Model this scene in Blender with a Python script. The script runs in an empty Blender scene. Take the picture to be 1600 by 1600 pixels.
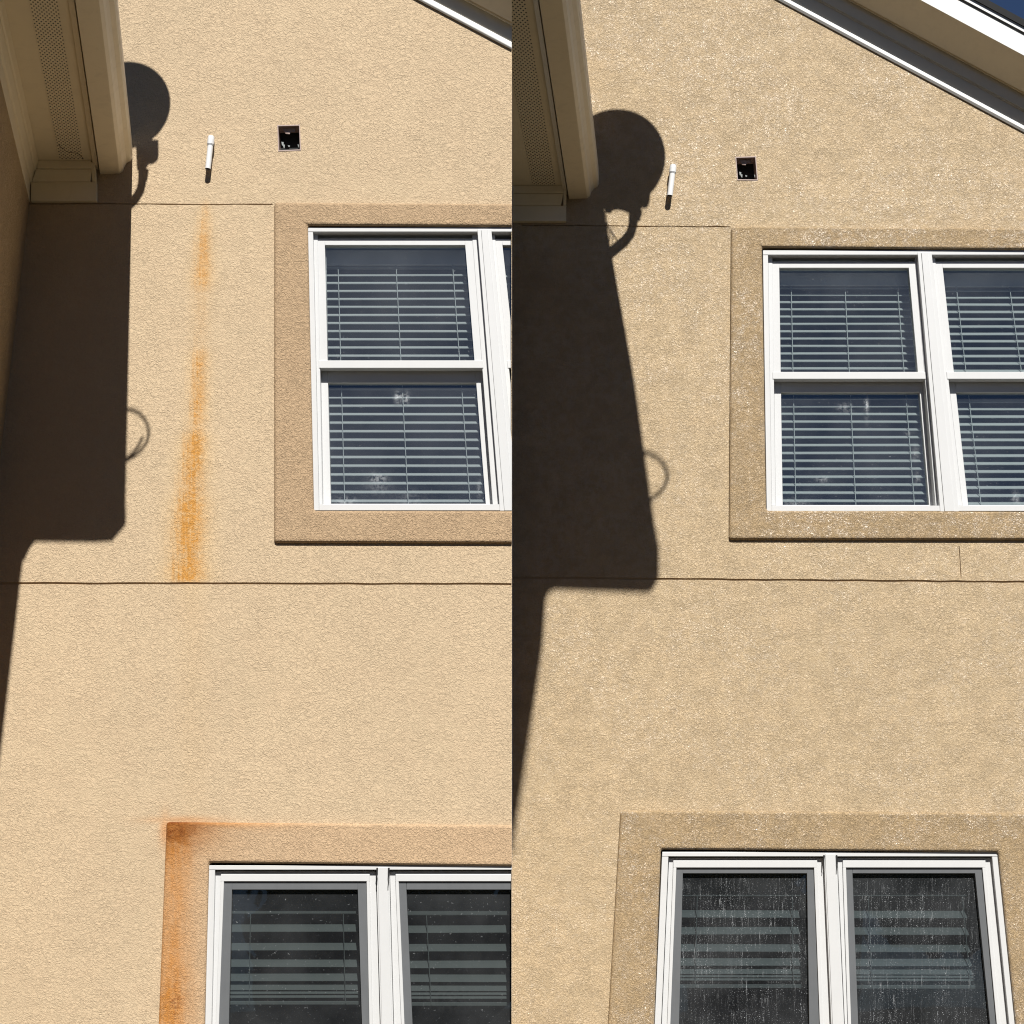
import bpy, bmesh, math, random
from mathutils import Vector
random.seed(7)

# ------------------------------------------------------------------ camera, sky, sun, exposure
S = 0.0032            # metres per photo unit on the left facade
D = 3000.0            # camera distance in the same units
HZ = 1550.0           # eye-level row
EYE = 1.6
SX, ST = -0.173, 1.0  # sun: sideways and downward travel per unit towards the wall
scene = bpy.context.scene
cam_d = bpy.data.cameras.new("camera"); cam = bpy.data.objects.new("camera", cam_d)
scene.collection.objects.link(cam)
cam.location = (0, -D*S, EYE); cam.rotation_euler = (math.radians(90), 0, 0)
cam_d.sensor_width = 36; cam_d.sensor_fit = 'HORIZONTAL'
cam_d.lens = 36*D/1600; cam_d.shift_y = (HZ-800)/1600
cam_d.clip_end = 2000; cam_d.clip_start = .05
scene.camera = cam
world = bpy.data.worlds.new("World"); scene.world = world; world.use_nodes = True
wn = world.node_tree.nodes; wl = world.node_tree.links
sky = wn.new('ShaderNodeTexSky'); sky.sky_type = 'NISHITA'; sky.sun_disc = False
to_sun = Vector((-SX, -1, ST)).normalized()
sky.sun_elevation = math.asin(to_sun.z); sky.sun_rotation = math.atan2(to_sun.x, to_sun.y)
sky.altitude = 1200; sky.air_density = .42; sky.dust_density = 0; sky.ozone_density = 4.0
hs = wn.new('ShaderNodeHueSaturation'); hs.inputs['Saturation'].default_value = 1.0
wl.new(sky.outputs[0], hs.inputs['Color']); wl.new(hs.outputs[0], wn['Background'].inputs[0]); wn['Background'].inputs[1].default_value = 0.05
sun_d = bpy.data.lights.new("sun", 'SUN'); sun = bpy.data.objects.new("sun", sun_d)
scene.collection.objects.link(sun); sun_d.energy = 5.0; sun_d.angle = math.radians(.53)
sun_d.color = (1, .975, .93); sun.rotation_euler = to_sun.to_track_quat('Z', 'Y').to_euler()
sun.location = to_sun*40
scene.view_settings.view_transform = 'Standard'; scene.view_settings.look = 'None'
scene.view_settings.exposure = 0.6; scene.view_settings.gamma = 1
scene.cycles.pixel_filter_type = 'BLACKMAN_HARRIS'; scene.cycles.filter_width = 1.1
scene.cycles.use_denoising = True; scene.cycles.denoising_prefilter = 'NONE'
scene.cycles.max_bounces = 10; scene.cycles.transparent_max_bounces = 16

# ------------------------------------------------------------------ frames: the two facades
class Facade:
    def __init__(s, k, clip):
        s.s = S*k; s.y0 = (k-1)*D*S; s.clip = clip
    def W(s, px, py, d=0):                      # a point d units in front of this facade
        return Vector(((px-800)*s.s, s.y0-d*s.s, EYE+(HZ-py)*s.s))
    def I(s, px, py, d=0):                      # the point at depth d seen at px, py from the street
        q = 1-d/D
        return s.W(800+(px-800)*q, HZ+(py-HZ)*q, d)
    def px(s, v): return 800+v.x/s.s, HZ-(v.z-EYE)/s.s
LF = Facade(1.0, -1); KR = 1.27; RF = Facade(KR, 1)

# ------------------------------------------------------------------ mesh helpers
class MB:
    def __init__(s): s.v = []; s.f = []; s.uv = {}
    def face(s, pts, uv=None):
        i = len(s.v); s.v += [Vector(p) for p in pts]; s.f.append(tuple(range(i, i+len(pts))))
        if uv: s.uv[len(s.f)-1] = uv
    def prism(s, front, off, caps=True):
        """closed prism: polygon 'front' moved by vector 'off' gives the back"""
        n = len(front); i = len(s.v)
        s.v += [Vector(p) for p in front]+[Vector(p)+off for p in front]
        if caps: s.f.append(tuple(range(i, i+n))); s.f.append(tuple(range(i+2*n-1, i+n-1, -1)))
        for a in range(n):
            b = (a+1) % n; s.f.append((i+b, i+a, i+n+a, i+n+b))
    def bar(s, F, q, df, db):
        """q: four photo points (tl, tr, br, bl) of the front at depth df; straight back to db"""
        s.prism([F.I(x, y, df) for x, y in q], Vector((0, (df-db)*F.s, 0)))
    def tube(s, pts, r, n=10):
        pts = [Vector(p) for p in pts]; i0 = len(s.v); rs = r if isinstance(r, (list, tuple)) else [r]*len(pts)
        for j, p in enumerate(pts):
            t = (pts[min(j+1, len(pts)-1)]-pts[max(j-1, 0)]).normalized()
            a = t.orthogonal().normalized() if j == 0 else (a-t*a.dot(t)).normalized()
            b = t.cross(a)
            for m in range(n):
                w = 2*math.pi*m/n; s.v.append(p+(a*math.cos(w)+b*math.sin(w))*rs[j])
        for j in range(len(pts)-1):
            for m in range(n):
                k = (m+1) % n; s.f.append((i0+j*n+m, i0+j*n+k, i0+(j+1)*n+k, i0+(j+1)*n+m))
        s.f.append(tuple(i0+m for m in range(n-1, -1, -1)))
        e = i0+(len(pts)-1)*n; s.f.append(tuple(e+m for m in range(n)))

def root_loc(o):
    v = Vector((0, 0, 0))
    while o: v += o.location; o = o.parent
    return v
def obj(name, mb, mat, parent=None, F=None, bevel=0, smooth=False, clip=False, seg=2, fix=True):
    me = bpy.data.meshes.new(name); base = root_loc(parent)
    bm = bmesh.new(); vs = [bm.verts.new(v) for v in mb.v]
    custom = {}
    for i, f in enumerate(mb.f):
        try: fc = bm.faces.new([vs[j] for j in f])
        except ValueError: continue
        if i in mb.uv: custom[fc] = mb.uv[i]
    uvl = bm.loops.layers.uv.new('px')
    cs = custom
    for fc, u in cs.items():
        for l, c in zip(fc.loops, u): l[uvl].uv = c
    if not cs:
        bmesh.ops.remove_doubles(bm, verts=bm.verts, dist=1e-5)
        if clip and F:
            x = -.0008 if F.clip < 0 else .0008
            r = bmesh.ops.bisect_plane(bm, geom=bm.verts[:]+bm.edges[:]+bm.faces[:], dist=1e-6, plane_co=(x, 0, 0),
                                       plane_no=(1 if F.clip < 0 else -1, 0, 0), clear_outer=True)
            cut = [e for e in r['geom_cut'] if isinstance(e, bmesh.types.BMEdge) and e.is_boundary]
            if cut and clip != 'open': bmesh.ops.holes_fill(bm, edges=cut, sides=0)
        if fix: bmesh.ops.recalc_face_normals(bm, faces=bm.faces)
        if F:
            for fc in bm.faces:
                for l in fc.loops:
                    a, b = F.px(l.vert.co); l[uvl].uv = (a/1600, b/1600)
    for v in bm.verts: v.co -= base
    for fc in bm.faces: fc.smooth = smooth
    bm.to_mesh(me); bm.free()
    me.materials.append(mat)
    o = bpy.data.objects.new(name, me); scene.collection.objects.link(o)
    if parent: o.parent = parent
    if bevel:
        m = o.modifiers.new('bevel', 'BEVEL'); m.width = bevel; m.segments = seg; m.limit_method = 'ANGLE'
        m.angle_limit = math.radians(40); m.harden_normals = False
    return o
def thing(name, label, cat, loc, group=None):
    o = bpy.data.objects.new(name, None); scene.collection.objects.link(o)
    o.location = loc; o.empty_display_size = .2; o['label'] = label; o['category'] = cat
    if group: o['group'] = group
    return o
def tag(o, label, cat, group=None):
    o['label'] = label; o['category'] = cat
    if group: o['group'] = group
    return o

# ------------------------------------------------------------------ materials
class Nodes:
    def __init__(s, name):
        s.m = bpy.data.materials.new(name); s.m.use_nodes = True; s.t = s.m.node_tree; s.n = s.t.nodes
        s.b = s.n['Principled BSDF']; s.out = s.n['Material Output']
    def set(s, sock, v):
        if isinstance(v, bpy.types.NodeSocket): s.t.links.new(v, sock)
        elif v is not None: sock.default_value = v
    def math(s, op, a, b=None, c=None, clamp=False):
        n = s.n.new('ShaderNodeMath'); n.operation = op; n.use_clamp = clamp
        for i, v in enumerate((a, b, c)):
            if v is not None: s.set(n.inputs[i], v)
        return n.outputs[0]
    def noise(s, vec, scale, detail=3, rough=.55, dist=0):
        n = s.n.new('ShaderNodeTexNoise'); s.set(n.inputs['Vector'], vec); n.inputs['Scale'].default_value = scale
        n.inputs['Detail'].default_value = detail; n.inputs['Roughness'].default_value = rough
        n.inputs['Distortion'].default_value = dist; return n.outputs[0]
    def mapping(s, vec, scale=(1, 1, 1), loc=(0, 0, 0)):
        n = s.n.new('ShaderNodeMapping'); s.set(n.inputs[0], vec); n.inputs['Scale'].default_value = scale
        n.inputs['Location'].default_value = loc; return n.outputs[0]
    def obj(s): return s.n.new('ShaderNodeTexCoord').outputs['Object']
    def uv(s):
        n = s.n.new('ShaderNodeUVMap'); n.uv_map = 'px'; return n.outputs[0]
    def sep(s, v):
        n = s.n.new('ShaderNodeSeparateXYZ'); s.set(n.inputs[0], v); return n.outputs
    def maprange(s, v, a, b, c=0., d=1., smooth=False):
        n = s.n.new('ShaderNodeMapRange'); s.set(n.inputs[0], v)
        if smooth: n.interpolation_type = 'SMOOTHSTEP'
        for i, x in zip((1, 2, 3, 4), (a, b, c, d)): n.inputs[i].default_value = x
        return n.outputs[0]
    def curve(s, v, pts):                       # piecewise-linear function of v, points (v, y) with y in 0..1
        n = s.n.new('ShaderNodeValToRGB'); r = n.color_ramp; lo, hi = pts[0][0], pts[-1][0]
        s.set(n.inputs[0], s.maprange(v, lo, hi)); el = r.elements
        while len(el) < len(pts): el.new(.5)
        for e, (x, y) in zip(el, pts): e.position = (x-lo)/(hi-lo)
        for e, (x, y) in zip(el, pts): e.color = (y, y, y, 1)
        return n.outputs[0]
    def mix(s, f, a, b):
        n = s.n.new('ShaderNodeMix'); n.data_type = 'RGBA'; s.set(n.inputs[0], f)
        for sock, v in ((n.inputs[6], a), (n.inputs[7], b)):
            s.set(sock, v if isinstance(v, bpy.types.NodeSocket) else (*v, 1)); 
        return n.outputs[2]
    def bump(s, h, strength, dist, normal=None):
        n = s.n.new('ShaderNodeBump'); s.set(n.inputs['Height'], h); n.inputs['Strength'].default_value = strength
        n.inputs['Distance'].default_value = dist
        if normal: s.set(n.inputs['Normal'], normal)
        return n.outputs[0]
    def pr(s, **k):
        for a, v in k.items():
            a = a.replace('_', ' ')
            s.set(s.b.inputs[a], (*v, 1) if isinstance(v, tuple) and len(v) == 3 else v)
        return s.m

def stucco(name, base, wet=0, stain=None, seed=0, bump=1.0, fs=1.0):
    fs *= 1.1
    """dash-and-trowel stucco: flat plateaus broken by short wormy creases, with fine grain"""
    N = Nodes(name); o = N.obj(); co = N.mapping(o, (1, 1, 1.25), (seed, seed*.7, 0))
    n1 = N.noise(co, 33*fs, 3, .6, .7)
    n2 = N.noise(N.mapping(o, (1, 1, 1.1), (seed+4, 3, 1)), 62*fs, 2, .6, .5)
    c1 = N.maprange(N.math('ABSOLUTE', N.math('SUBTRACT', n1, .5)), 0, .06, 0, 1, True)
    c2 = N.maprange(N.math('ABSOLUTE', N.math('SUBTRACT', n2, .5)), 0, .085, 0, 1, True)
    patch = N.maprange(N.noise(co, 9, 3, .6), .38, .62, .6, 1, True)
    fine = N.noise(co, 170*fs, 2, .65)
    h = N.math('ADD', N.math('MULTIPLY', N.math('MULTIPLY', c1, .62), patch), N.math('MULTIPLY', c2, .5))
    h = N.math('ADD', h, N.math('ADD', N.math('MULTIPLY', n1, 1.3), N.math('MULTIPLY', fine, .2)))
    b = Vector(base)
    big = N.noise(o, 1.3, 3, .55, .4); hue = N.noise(N.mapping(o, (1, 1, 1), (seed+9, 0, 2)), 7, 3, .6)
    col = N.mix(N.maprange(big, .38, .62, 0, 1), tuple(b*.97), tuple(b*1.02))
    col = N.mix(N.maprange(hue, .4, .62, 0, .4), col, (b.x*.98, b.y*.955, b.z*.95))
    col = N.mix(N.math('MULTIPLY', N.maprange(fine, .35, .65, 0, 1), .12), col, tuple(b*.74))
    crease_shade = N.maprange(N.math('MULTIPLY', c1, c2), 0, .4, .14, 0)      # crease shading put into the colour, darker where the relief dips
    col = N.mix(crease_shade, col, tuple(b*.55))
    if stain:
        u = N.sep(N.uv()); x = N.math('MULTIPLY', u[0], 1600.); y = N.math('MULTIPLY', u[1], 1600.)
        for mask, c1_ in stain(N, x, y, co): col = N.mix(mask, col, c1_)
    if wet:                                     # damp blotches drying out unevenly
        damp = N.maprange(N.noise(N.mapping(o, (1, 1, 1.3), (seed, 2, 0)), 6.5, 5, .68, .4), .42, .6, 0, .55, True)
        col = N.mix(damp, col, tuple(b*.78))
    rough = .85; spec = .2
    if wet:
        wm = N.maprange(N.noise(o, 1.9, 4, .65, .5), .42, .6, .35, 1, True)
        film = N.maprange(N.noise(N.mapping(o, (1, 1, 1), (5, seed, 0)), 20, 4, .75), .42, .58, 0, 1)
        k = N.math('MULTIPLY', wm, film)
        N.pr(Coat_Weight=N.math('MULTIPLY', k, wet, clamp=True), Coat_Roughness=.29, Coat_IOR=2.0)
        rough = .7; spec = .3
    nb = N.bump(h, 1.0, .0066*bump)
    if wet: N.pr(Coat_Normal=N.bump(N.math('ADD', N.math('MULTIPLY', h, .5), N.noise(o, 80, 2, .6)), 1.0, .0068))
    return N.pr(Base_Color=col, Roughness=rough, Specular_IOR_Level=spec, Normal=nb)

def gauss(N, x, c, w):
    q = N.math('DIVIDE', N.math('SUBTRACT', x, c), w)
    return N.math('POWER', 2.718, N.math('MULTIPLY', N.math('MULTIPLY', q, q), -1.))
RUST = (.46, .21, .038); RUSTD = (.17, .048, .007)
def streak(N, x, y, co):
    c = N.math('MULTIPLY', N.curve(y, [(300, .321), (330, .320), (440, .316), (560, .3115), (640, .310), (700, .3035), (790, .297), (912, .292)]), 1000.)
    # ramp values are sRGB-free linear grey
    w = N.math('MULTIPLY', N.curve(y, [(300, .05), (340, .075), (440, .11), (460, .12), (560, .10), (640, .10), (700, .13), (790, .17), (912, .20)]), 120.)
    s = N.curve(y, [(306, 0), (335, .35), (380, .48), (438, .58), (458, .16), (540, .14), (556, .50), (600, .55), (650, .55), (670, .36), (682, .80),
                    (722, .85), (755, .55), (772, .60), (785, .88), (835, .86), (868, .66), (888, .92), (904, .95), (914, .0)])
    fib = N.noise(N.mapping(co, (75, 75, 4)), 1, 4, .65)
    blot = N.noise(co, 30, 5, .75, .5)
    g = gauss(N, N.math('ADD', x, N.math('MULTIPLY', N.math('SUBTRACT', fib, .5), 16.)), c, w)
    k = N.math('MULTIPLY', N.maprange(blot, .34, .62, .4, 1.3), N.maprange(fib, .35, .65, .6, 1.25))
    m = N.math('MULTIPLY', N.math('MULTIPLY', N.math('MULTIPLY', g, 1.3), s), k, clamp=True)
    g2 = N.math('MULTIPLY', gauss(N, x, c, N.math('MULTIPLY', w, 1.7)), s)
    # spill beside the corner of the lower window's surround
    sp = N.math('MULTIPLY', gauss(N, x, 258., 9.), gauss(N, y, 1298., 26.))
    sp2 = N.math('MULTIPLY', N.math('MULTIPLY', gauss(N, x, 285., 55.), gauss(N, y, 1281., 6.)), .75)
    m2 = N.math('MULTIPLY', N.math('MAXIMUM', sp, sp2), .6, clamp=True)
    fade = N.math('MULTIPLY', N.math('MULTIPLY', gauss(N, x, 300., 24.), N.curve(y, [(905, 0), (915, .25), (1000, .14), (1280, .08)])), .55)
    return [(N.math('MULTIPLY', g2, .42, clamp=True), (.62, .42, .17)), (N.math('MULTIPLY', m, .92), RUST), (m2, (.5, .2, .05)), (fade, (.5, .3, .1))]
def corner_rust(N, x, y, co):
    blot = N.noise(co, 18, 4, .7, .8)
    fib = N.noise(N.mapping(co, (45, 45, 3.5)), 1, 3, .6)
    xe = N.math('ADD', x, N.math('MULTIPLY', N.math('SUBTRACT', y, 1283.), .04))      # the surround leans
    a = gauss(N, xe, 276., 33.)
    low = N.curve(y, [(1280, .85), (1320, .75), (1360, .55), (1430, .5), (1500, .62), (1560, .75), (1640, .8)])
    run = N.math('MULTIPLY', N.math('MULTIPLY', a, low), N.maprange(N.math('ADD', N.math('MULTIPLY', blot, .5), N.math('MULTIPLY', fib, .5)), .35, .62, .85, 1.5))
    top = N.math('MULTIPLY', N.math('MULTIPLY', gauss(N, x, 262., 70.), gauss(N, y, 1280., 50.)), 1.05)
    m = N.math('MAXIMUM', run, top, clamp=True)
    edge = N.math('MULTIPLY', N.math('MULTIPLY', gauss(N, x, 290., 150.), gauss(N, y, 1284., 11.)), .85)
    m = N.math('MAXIMUM', m, edge, clamp=True)
    dark = N.math('MULTIPLY', N.math('MULTIPLY', gauss(N, x, 262., 60.), gauss(N, y, 1282., 40.)), N.maprange(blot, .32, .62, .55, 1.3), clamp=True)
    lip = N.math('MULTIPLY', N.math('MULTIPLY', gauss(N, x, 274., 44.), gauss(N, y, 1285., 10.)), N.maprange(fib, .3, .65, .5, 1.1), clamp=True)
    dark = N.math('MAXIMUM', dark, lip)
    specks = N.math('MULTIPLY', N.math('MULTIPLY', gauss(N, x, 272., 20.), gauss(N, y, 1565., 30.)), N.maprange(N.noise(co, 60, 3, .7), .5, .68, 0, .8))
    return [(N.math('MULTIPLY', m, .92, clamp=True), (.43, .17, .026)), (N.math('MAXIMUM', dark, specks, clamp=True), RUSTD)]

def paint(name, col, rough=.45, var=.06, dirt=0):
    N = Nodes(name); co = N.obj(); n = N.noise(co, 6, 4, .65)
    st = N.noise(N.mapping(co, (30, 30, 4)), 1, 3, .6)
    k = N.maprange(N.math('ADD', N.math('MULTIPLY', n, .6), N.math('MULTIPLY', st, .4)), .35, .65, 1-var, 1)
    c = N.mix(k, tuple(Vector(col)*.7), col)
    if dirt: c = N.mix(N.math('MULTIPLY', N.maprange(N.noise(co, 14, 5, .7, .4), .5, .75), dirt), c, (.22, .17, .11))
    return N.pr(Base_Color=c, Roughness=rough, Specular_IOR_Level=.4, Normal=N.bump(N.noise(co, 40, 3), .08, .002))

def glass(name, tint, refl, dirt=(), streaks=0, screen=None, seed=0, sheen=.004):
    N = Nodes(name); t = N.t
    tr = N.n.new('ShaderNodeBsdfTransparent'); tr.inputs[0].default_value = (*tint, 1)
    gl = N.n.new('ShaderNodeBsdfGlossy'); gl.inputs['Roughness'].default_value = .015; gl.inputs[0].default_value = (.95, 1, 1, 1)
    wav = N.bump(N.noise(N.obj(), 3.2, 1, .4), .05, .01); t.links.new(wav, gl.inputs['Normal'])
    lw = N.n.new('ShaderNodeLayerWeight'); r0 = ((refl-1)/(refl+1))**2
    fr = N.math('ADD', N.math('MULTIPLY', N.math('POWER', lw.outputs['Facing'], 5.), 1-r0), r0)
    mx = N.n.new('ShaderNodeMixShader'); N.set(mx.inputs[0], fr); t.links.new(tr.outputs[0], mx.inputs[1]); t.links.new(gl.outputs[0], mx.inputs[2])
    sh = mx.outputs[0]
    if screen:
        df = N.n.new('ShaderNodeBsdfDiffuse'); df.inputs[0].default_value = (.025, .027, .03, 1)
        m2 = N.n.new('ShaderNodeMixShader'); m2.inputs[0].default_value = screen
        t.links.new(sh, m2.inputs[1]); t.links.new(df.outputs[0], m2.inputs[2]); sh = m2.outputs[0]
    u = N.sep(N.uv()); x = N.math('MULTIPLY', u[0], 1600.); y = N.math('MULTIPLY', u[1], 1600.); co = N.obj()
    mask = N.math('MULTIPLY', N.maprange(N.noise(co, 70, 3, .7), .66, .78), .22)        # dust specks
    sky_sheen = N.math('ADD', N.math('MULTIPLY', N.maprange(N.noise(co, 2.5, 4, .6), .35, .75), .03), sheen)  # pale veil painted in to lift the dark panes like reflected sky
    mask = N.math('ADD', mask, sky_sheen)
    for (cx, cy, rx, ry, a) in dirt:
        q = N.math('MULTIPLY', gauss(N, x, float(cx), float(rx)), gauss(N, y, float(cy), float(ry)))
        q = N.math('MULTIPLY', N.math('MULTIPLY', q, a*.3), N.maprange(N.noise(co, 42, 4, .75, .5), .42, .66))
        mask = N.math('ADD', mask, q, clamp=True)
    if streaks:
        lane = N.maprange(N.noise(N.mapping(co, (60, 1, 3.0), (seed, 0, 0)), 1, 3, .65), .45, .62)
        area = N.maprange(N.noise(N.mapping(co, (5, 1, 4), (seed, 0, 0)), 1, 3, .6), .38, .6, .25, 1)
        bead = N.maprange(N.noise(N.mapping(co, (170, 1, 150), (seed, 0, 0)), 1, 2, .7), .58, .68)
        spark = N.maprange(N.noise(N.mapping(co, (150, 1, 150), (seed+7, 0, 0)), 1, 1, .5), .69, .75)
        runs = N.maprange(N.noise(N.mapping(co, (150, 1, 10), (seed+3, 0, 0)), 1, 3, .6), .58, .7)
        bead = N.math('ADD', bead, N.math('MULTIPLY', runs, .8))
        q = N.math('ADD', N.math('MULTIPLY', N.math('MULTIPLY', lane, bead), .32*streaks), N.math('MULTIPLY', spark, 0.5*streaks))  # water drops and runs, their glints painted as pale diffuse specks
        mask = N.math('ADD', mask, N.math('MULTIPLY', q, area), clamp=True)
    df = N.n.new('ShaderNodeBsdfDiffuse'); df.inputs[0].default_value = (.75, .78, .8, 1)
    m3 = N.n.new('ShaderNodeMixShader'); N.set(m3.inputs[0], mask)
    t.links.new(sh, m3.inputs[1]); t.links.new(df.outputs[0], m3.inputs[2])
    t.links.new(m3.outputs[0], N.out.inputs[0]); return N.m

def vented(name):
    N = Nodes(name); u = N.sep(N.uv())
    a = N.math('FRACT', N.math('ADD', u[0], u[1])); b = N.math('FRACT', N.math('SUBTRACT', u[0], u[1]))
    r = N.math('SQRT', N.math('ADD', N.math('POWER', N.math('SUBTRACT', a, .5), 2.), N.math('POWER', N.math('SUBTRACT', b, .5), 2.)))
    hole = N.maprange(r, .22, .30, 1, 0)
    c = N.mix(hole, (.76, .66, .48), (.07, .06, .04))
    return N.pr(Base_Color=c, Roughness=.6, Normal=N.bump(N.math('SUBTRACT', 1., hole), .5, .002))

M = {}
M['wall_l'] = stucco('stucco_stained', (.505, .388, .253), stain=streak, seed=0, bump=.34, fs=1.02)
M['trim_l'] = stucco('stucco_band', (.41, .29, .176), seed=3, bump=.45, fs=.95)
M['trim_rust'] = stucco('stucco_band_rusted', (.475, .335, .205), stain=corner_rust, seed=5, bump=.4, fs=.95)
M['wall_r'] = stucco('stucco_washed', (.505, .382, .233), wet=.6, seed=9, bump=.5, fs=1.08)
M['trim_r'] = stucco('stucco_band_washed', (.42, .302, .168), wet=1.0, seed=12, bump=.65, fs=1.15)
M['wing'] = stucco('stucco_wing', (.58, .42, .235), seed=15)
M['groove'] = paint('joint_sealant', (.42, .31, .19), .8)
M['white'] = paint('white_vinyl', (.515, .515, .51), .35, .12)
M['cream'] = paint('cream_metal', (.80, .70, .52), .4, .10, .15)
M['soffit'] = paint('soffit_panel', (.78, .68, .49), .6, .10, .1)
M['rake'] = paint('white_trim', (.56, .555, .53), .5, .06, .08)
M['frieze'] = paint('warmed_frieze', (.62, .555, .43), .5, .06, .08)  # trim white warmed in the colour to offset its blue shade
M['vent'] = vented('soffit_vent')
M['screenframe'] = paint('grey_screen_frame', (.115, .12, .125), .4, .4)
M['room'] = paint('room_dark', (.03, .033, .036), .9)
M['slat'] = paint('blind_white', (.36, .375, .37), .5)
M['slat_grey'] = paint('blind_grey', (.25, .27, .265), .6)
M['shingle'] = paint('shingle', (.022, .022, .022), .95, .5)
M['brownvent'] = paint('brown_plastic', (.32, .24, .21), .4)
M['black'] = paint('black_void', (.012, .012, .012), .8)
M['pipe'] = paint('white_pvc', (.62, .62, .61), .3)
M['rubber'] = paint('black_cable', (.04, .04, .04), .6)
M['dish'] = paint('dish_grey', (.30, .31, .32), .5)
M['galv'] = paint('galvanised_steel', (.4, .41, .42), .4)
M['ground'] = paint('dark_ground', (.05, .04, .023), .9, .3)  # unseen ground, toned dark and warm to hold down its bounce
M['crack'] = paint('crack_dark', (.12, .09, .05), .9)
gd_l = [(620, 611, 5, 9, 1.6), (633, 613, 5, 8, 1.6), (588, 738, 11, 7, 1.1), (538, 777, 16, 9, .6), (640, 775, 22, 16, .25), (590, 752, 16, 10, .4), (748, 758, 3, 14, .5)]
gd_r = [(1326, 628, 12, 6, .8), (1360, 618, 3, 22, 1.5), (1290, 741, 9, 5, .7), (1245, 781, 20, 8, .6), (1437, 700, 5, 12, .5), (1440, 738, 4, 9, .6), (1425, 668, 8, 4, .4), (1595, 770, 6, 10, 1)]
M['glass_l'] = glass('window_glass', (.70, .74, .745), 2.05, gd_l, sheen=.018)
M['glass_r'] = glass('window_glass_damp', (.68, .73, .73), 2.05, gd_r, sheen=.012)
M['glass_low'] = glass('screened_glass', (.42, .45, .45), 1.4, [(700, 1560, 60, 20, .05)], screen=.22)
M['glass_wet'] = glass('wet_screened_glass', (.40, .44, .45), 1.4, streaks=1.25, screen=.22, seed=2.3)

# ------------------------------------------------------------------ ground
g = MB(); g.face([(-120, -150, 0), (120, -150, 0), (120, 120, 0), (-120, 120, 0)])
go = obj('ground', g, M['ground']); go['kind'] = 'structure'

M['leaf'] = paint('dark_foliage', (.045, .06, .028), .7, .5)
def sky_block_trees():  # unseen trees, added to cut the sky fill and pane reflections
    mb = MB(); rnd = random.Random(3)
    for i in range(230):
        x = rnd.uniform(-46, 46); h = rnd.uniform(.15, 1); y = -18-rnd.uniform(0, 4)
        if i % 3 == 0: x = rnd.choice((-10.5, 12))+rnd.uniform(-1, 1); y = rnd.uniform(-17, -3)
        z = .8+h*7.6; r = rnd.uniform(.9, 2.0)*(1.1-.4*h)
        n, m = 9, 6; i0 = len(mb.v)
        for a in range(m+1):
            for b in range(n):
                t, p = math.pi*a/m, 2*math.pi*b/n; q = r*rnd.uniform(.75, 1.2)
                mb.v.append(Vector((x+q*math.sin(t)*math.cos(p), y+q*math.sin(t)*math.sin(p), z+q*math.cos(t))))
        for a in range(m):
            for b in range(n):
                c = (b+1) % n; mb.f.append((i0+a*n+b, i0+(a+1)*n+b, i0+(a+1)*n+c, i0+a*n+c))
        for k in range(60):
            d = Vector((rnd.gauss(0, 1), rnd.gauss(0, 1), rnd.gauss(0, 1))).normalized(); c = Vector((x, y, z))+d*r*rnd.uniform(.9, 1.3)
            u = d.orthogonal().normalized()*rnd.uniform(.1, .22); w = d.cross(u)
            mb.face([c-u, c+w*.6, c+u, c-w*.6])
    for x in range(-46, 47, 4): mb.tube([(x, -20, 0), (x+.3, -20, 4)], [.25, .15], 7)
    o = obj('sky_block_trees', mb, M['leaf'], fix=False); o['kind'] = 'stuff'; o['label'] = 'dark trees added behind the viewer to block low sky'
sky_block_trees()
# ------------------------------------------------------------------ facade walls
def wall(F, outer, holes, mat, parent, recess):
    """flat wall with openings; holes: lists of photo points"""
    bm = bmesh.new(); edges = []
    for loop in [outer]+holes:
        vs = [bm.verts.new(F.W(x, y, 0)) for x, y in loop]
        edges += [bm.edges.new((vs[i], vs[(i+1) % len(vs)])) for i in range(len(vs))]
    bmesh.ops.triangle_fill(bm, use_beauty=True, use_dissolve=False, edges=edges, normal=(0, -1, 0))
    mb = MB(); idx = {}
    for fc in bm.faces:
        co = [v.co.copy() for v in fc.verts]
        n = (co[1]-co[0]).cross(co[2]-co[0])
        mb.face(co if n.y < 0 else co[::-1])
    bm.free()
    for h, dep in zip(holes, recess):            # the sides of each opening
        c = F.W(sum(p[0] for p in h)/len(h), sum(p[1] for p in h)/len(h), 0)
        for i in range(len(h)):
            a, b = h[i], h[(i+1) % len(h)]
            q = [F.W(*a, 0), F.W(*b, 0), F.W(*b, -dep), F.W(*a, -dep)]
            n = (q[1]-q[0]).cross(q[2]-q[0]); m = (q[0]+q[1])/2
            mb.face(q if n.dot(c-m) > 0 else q[::-1])
    return obj('wall', mb, mat, parent, F, fix=False)
def slot(x0, y0, x1, y1, w, n=14):
    top, bot = [], []
    for i in range(n+1):
        x = x0+(x1-x0)*i/n; y = y0+(y1-y0)*i/n+random.uniform(-.5, .5)
        h = w*random.uniform(.75, 1.2)/2
        top.append((x, y-h)); bot.append((x, y+h))
    return top+bot[::-1]
def slotv(x0, y0, x1, y1, w): return [(x0-w/2, y0), (x0+w/2, y0), (x1+w/2, y1), (x1-w/2, y1)]
def grow(q, e): return [(q[0][0]-e, q[0][1]-e), (q[1][0]+e, q[1][1]-e), (q[2][0]+e, q[2][1]+e), (q[3][0]-e, q[3][1]+e)]
def joint(F, pts, dep, parent):
    mb = MB(); mb.face([F.W(x, y, -dep) for x, y in (pts[::-1])]); return obj('wall_joint', mb, M['groove'], parent, F, fix=False)

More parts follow.
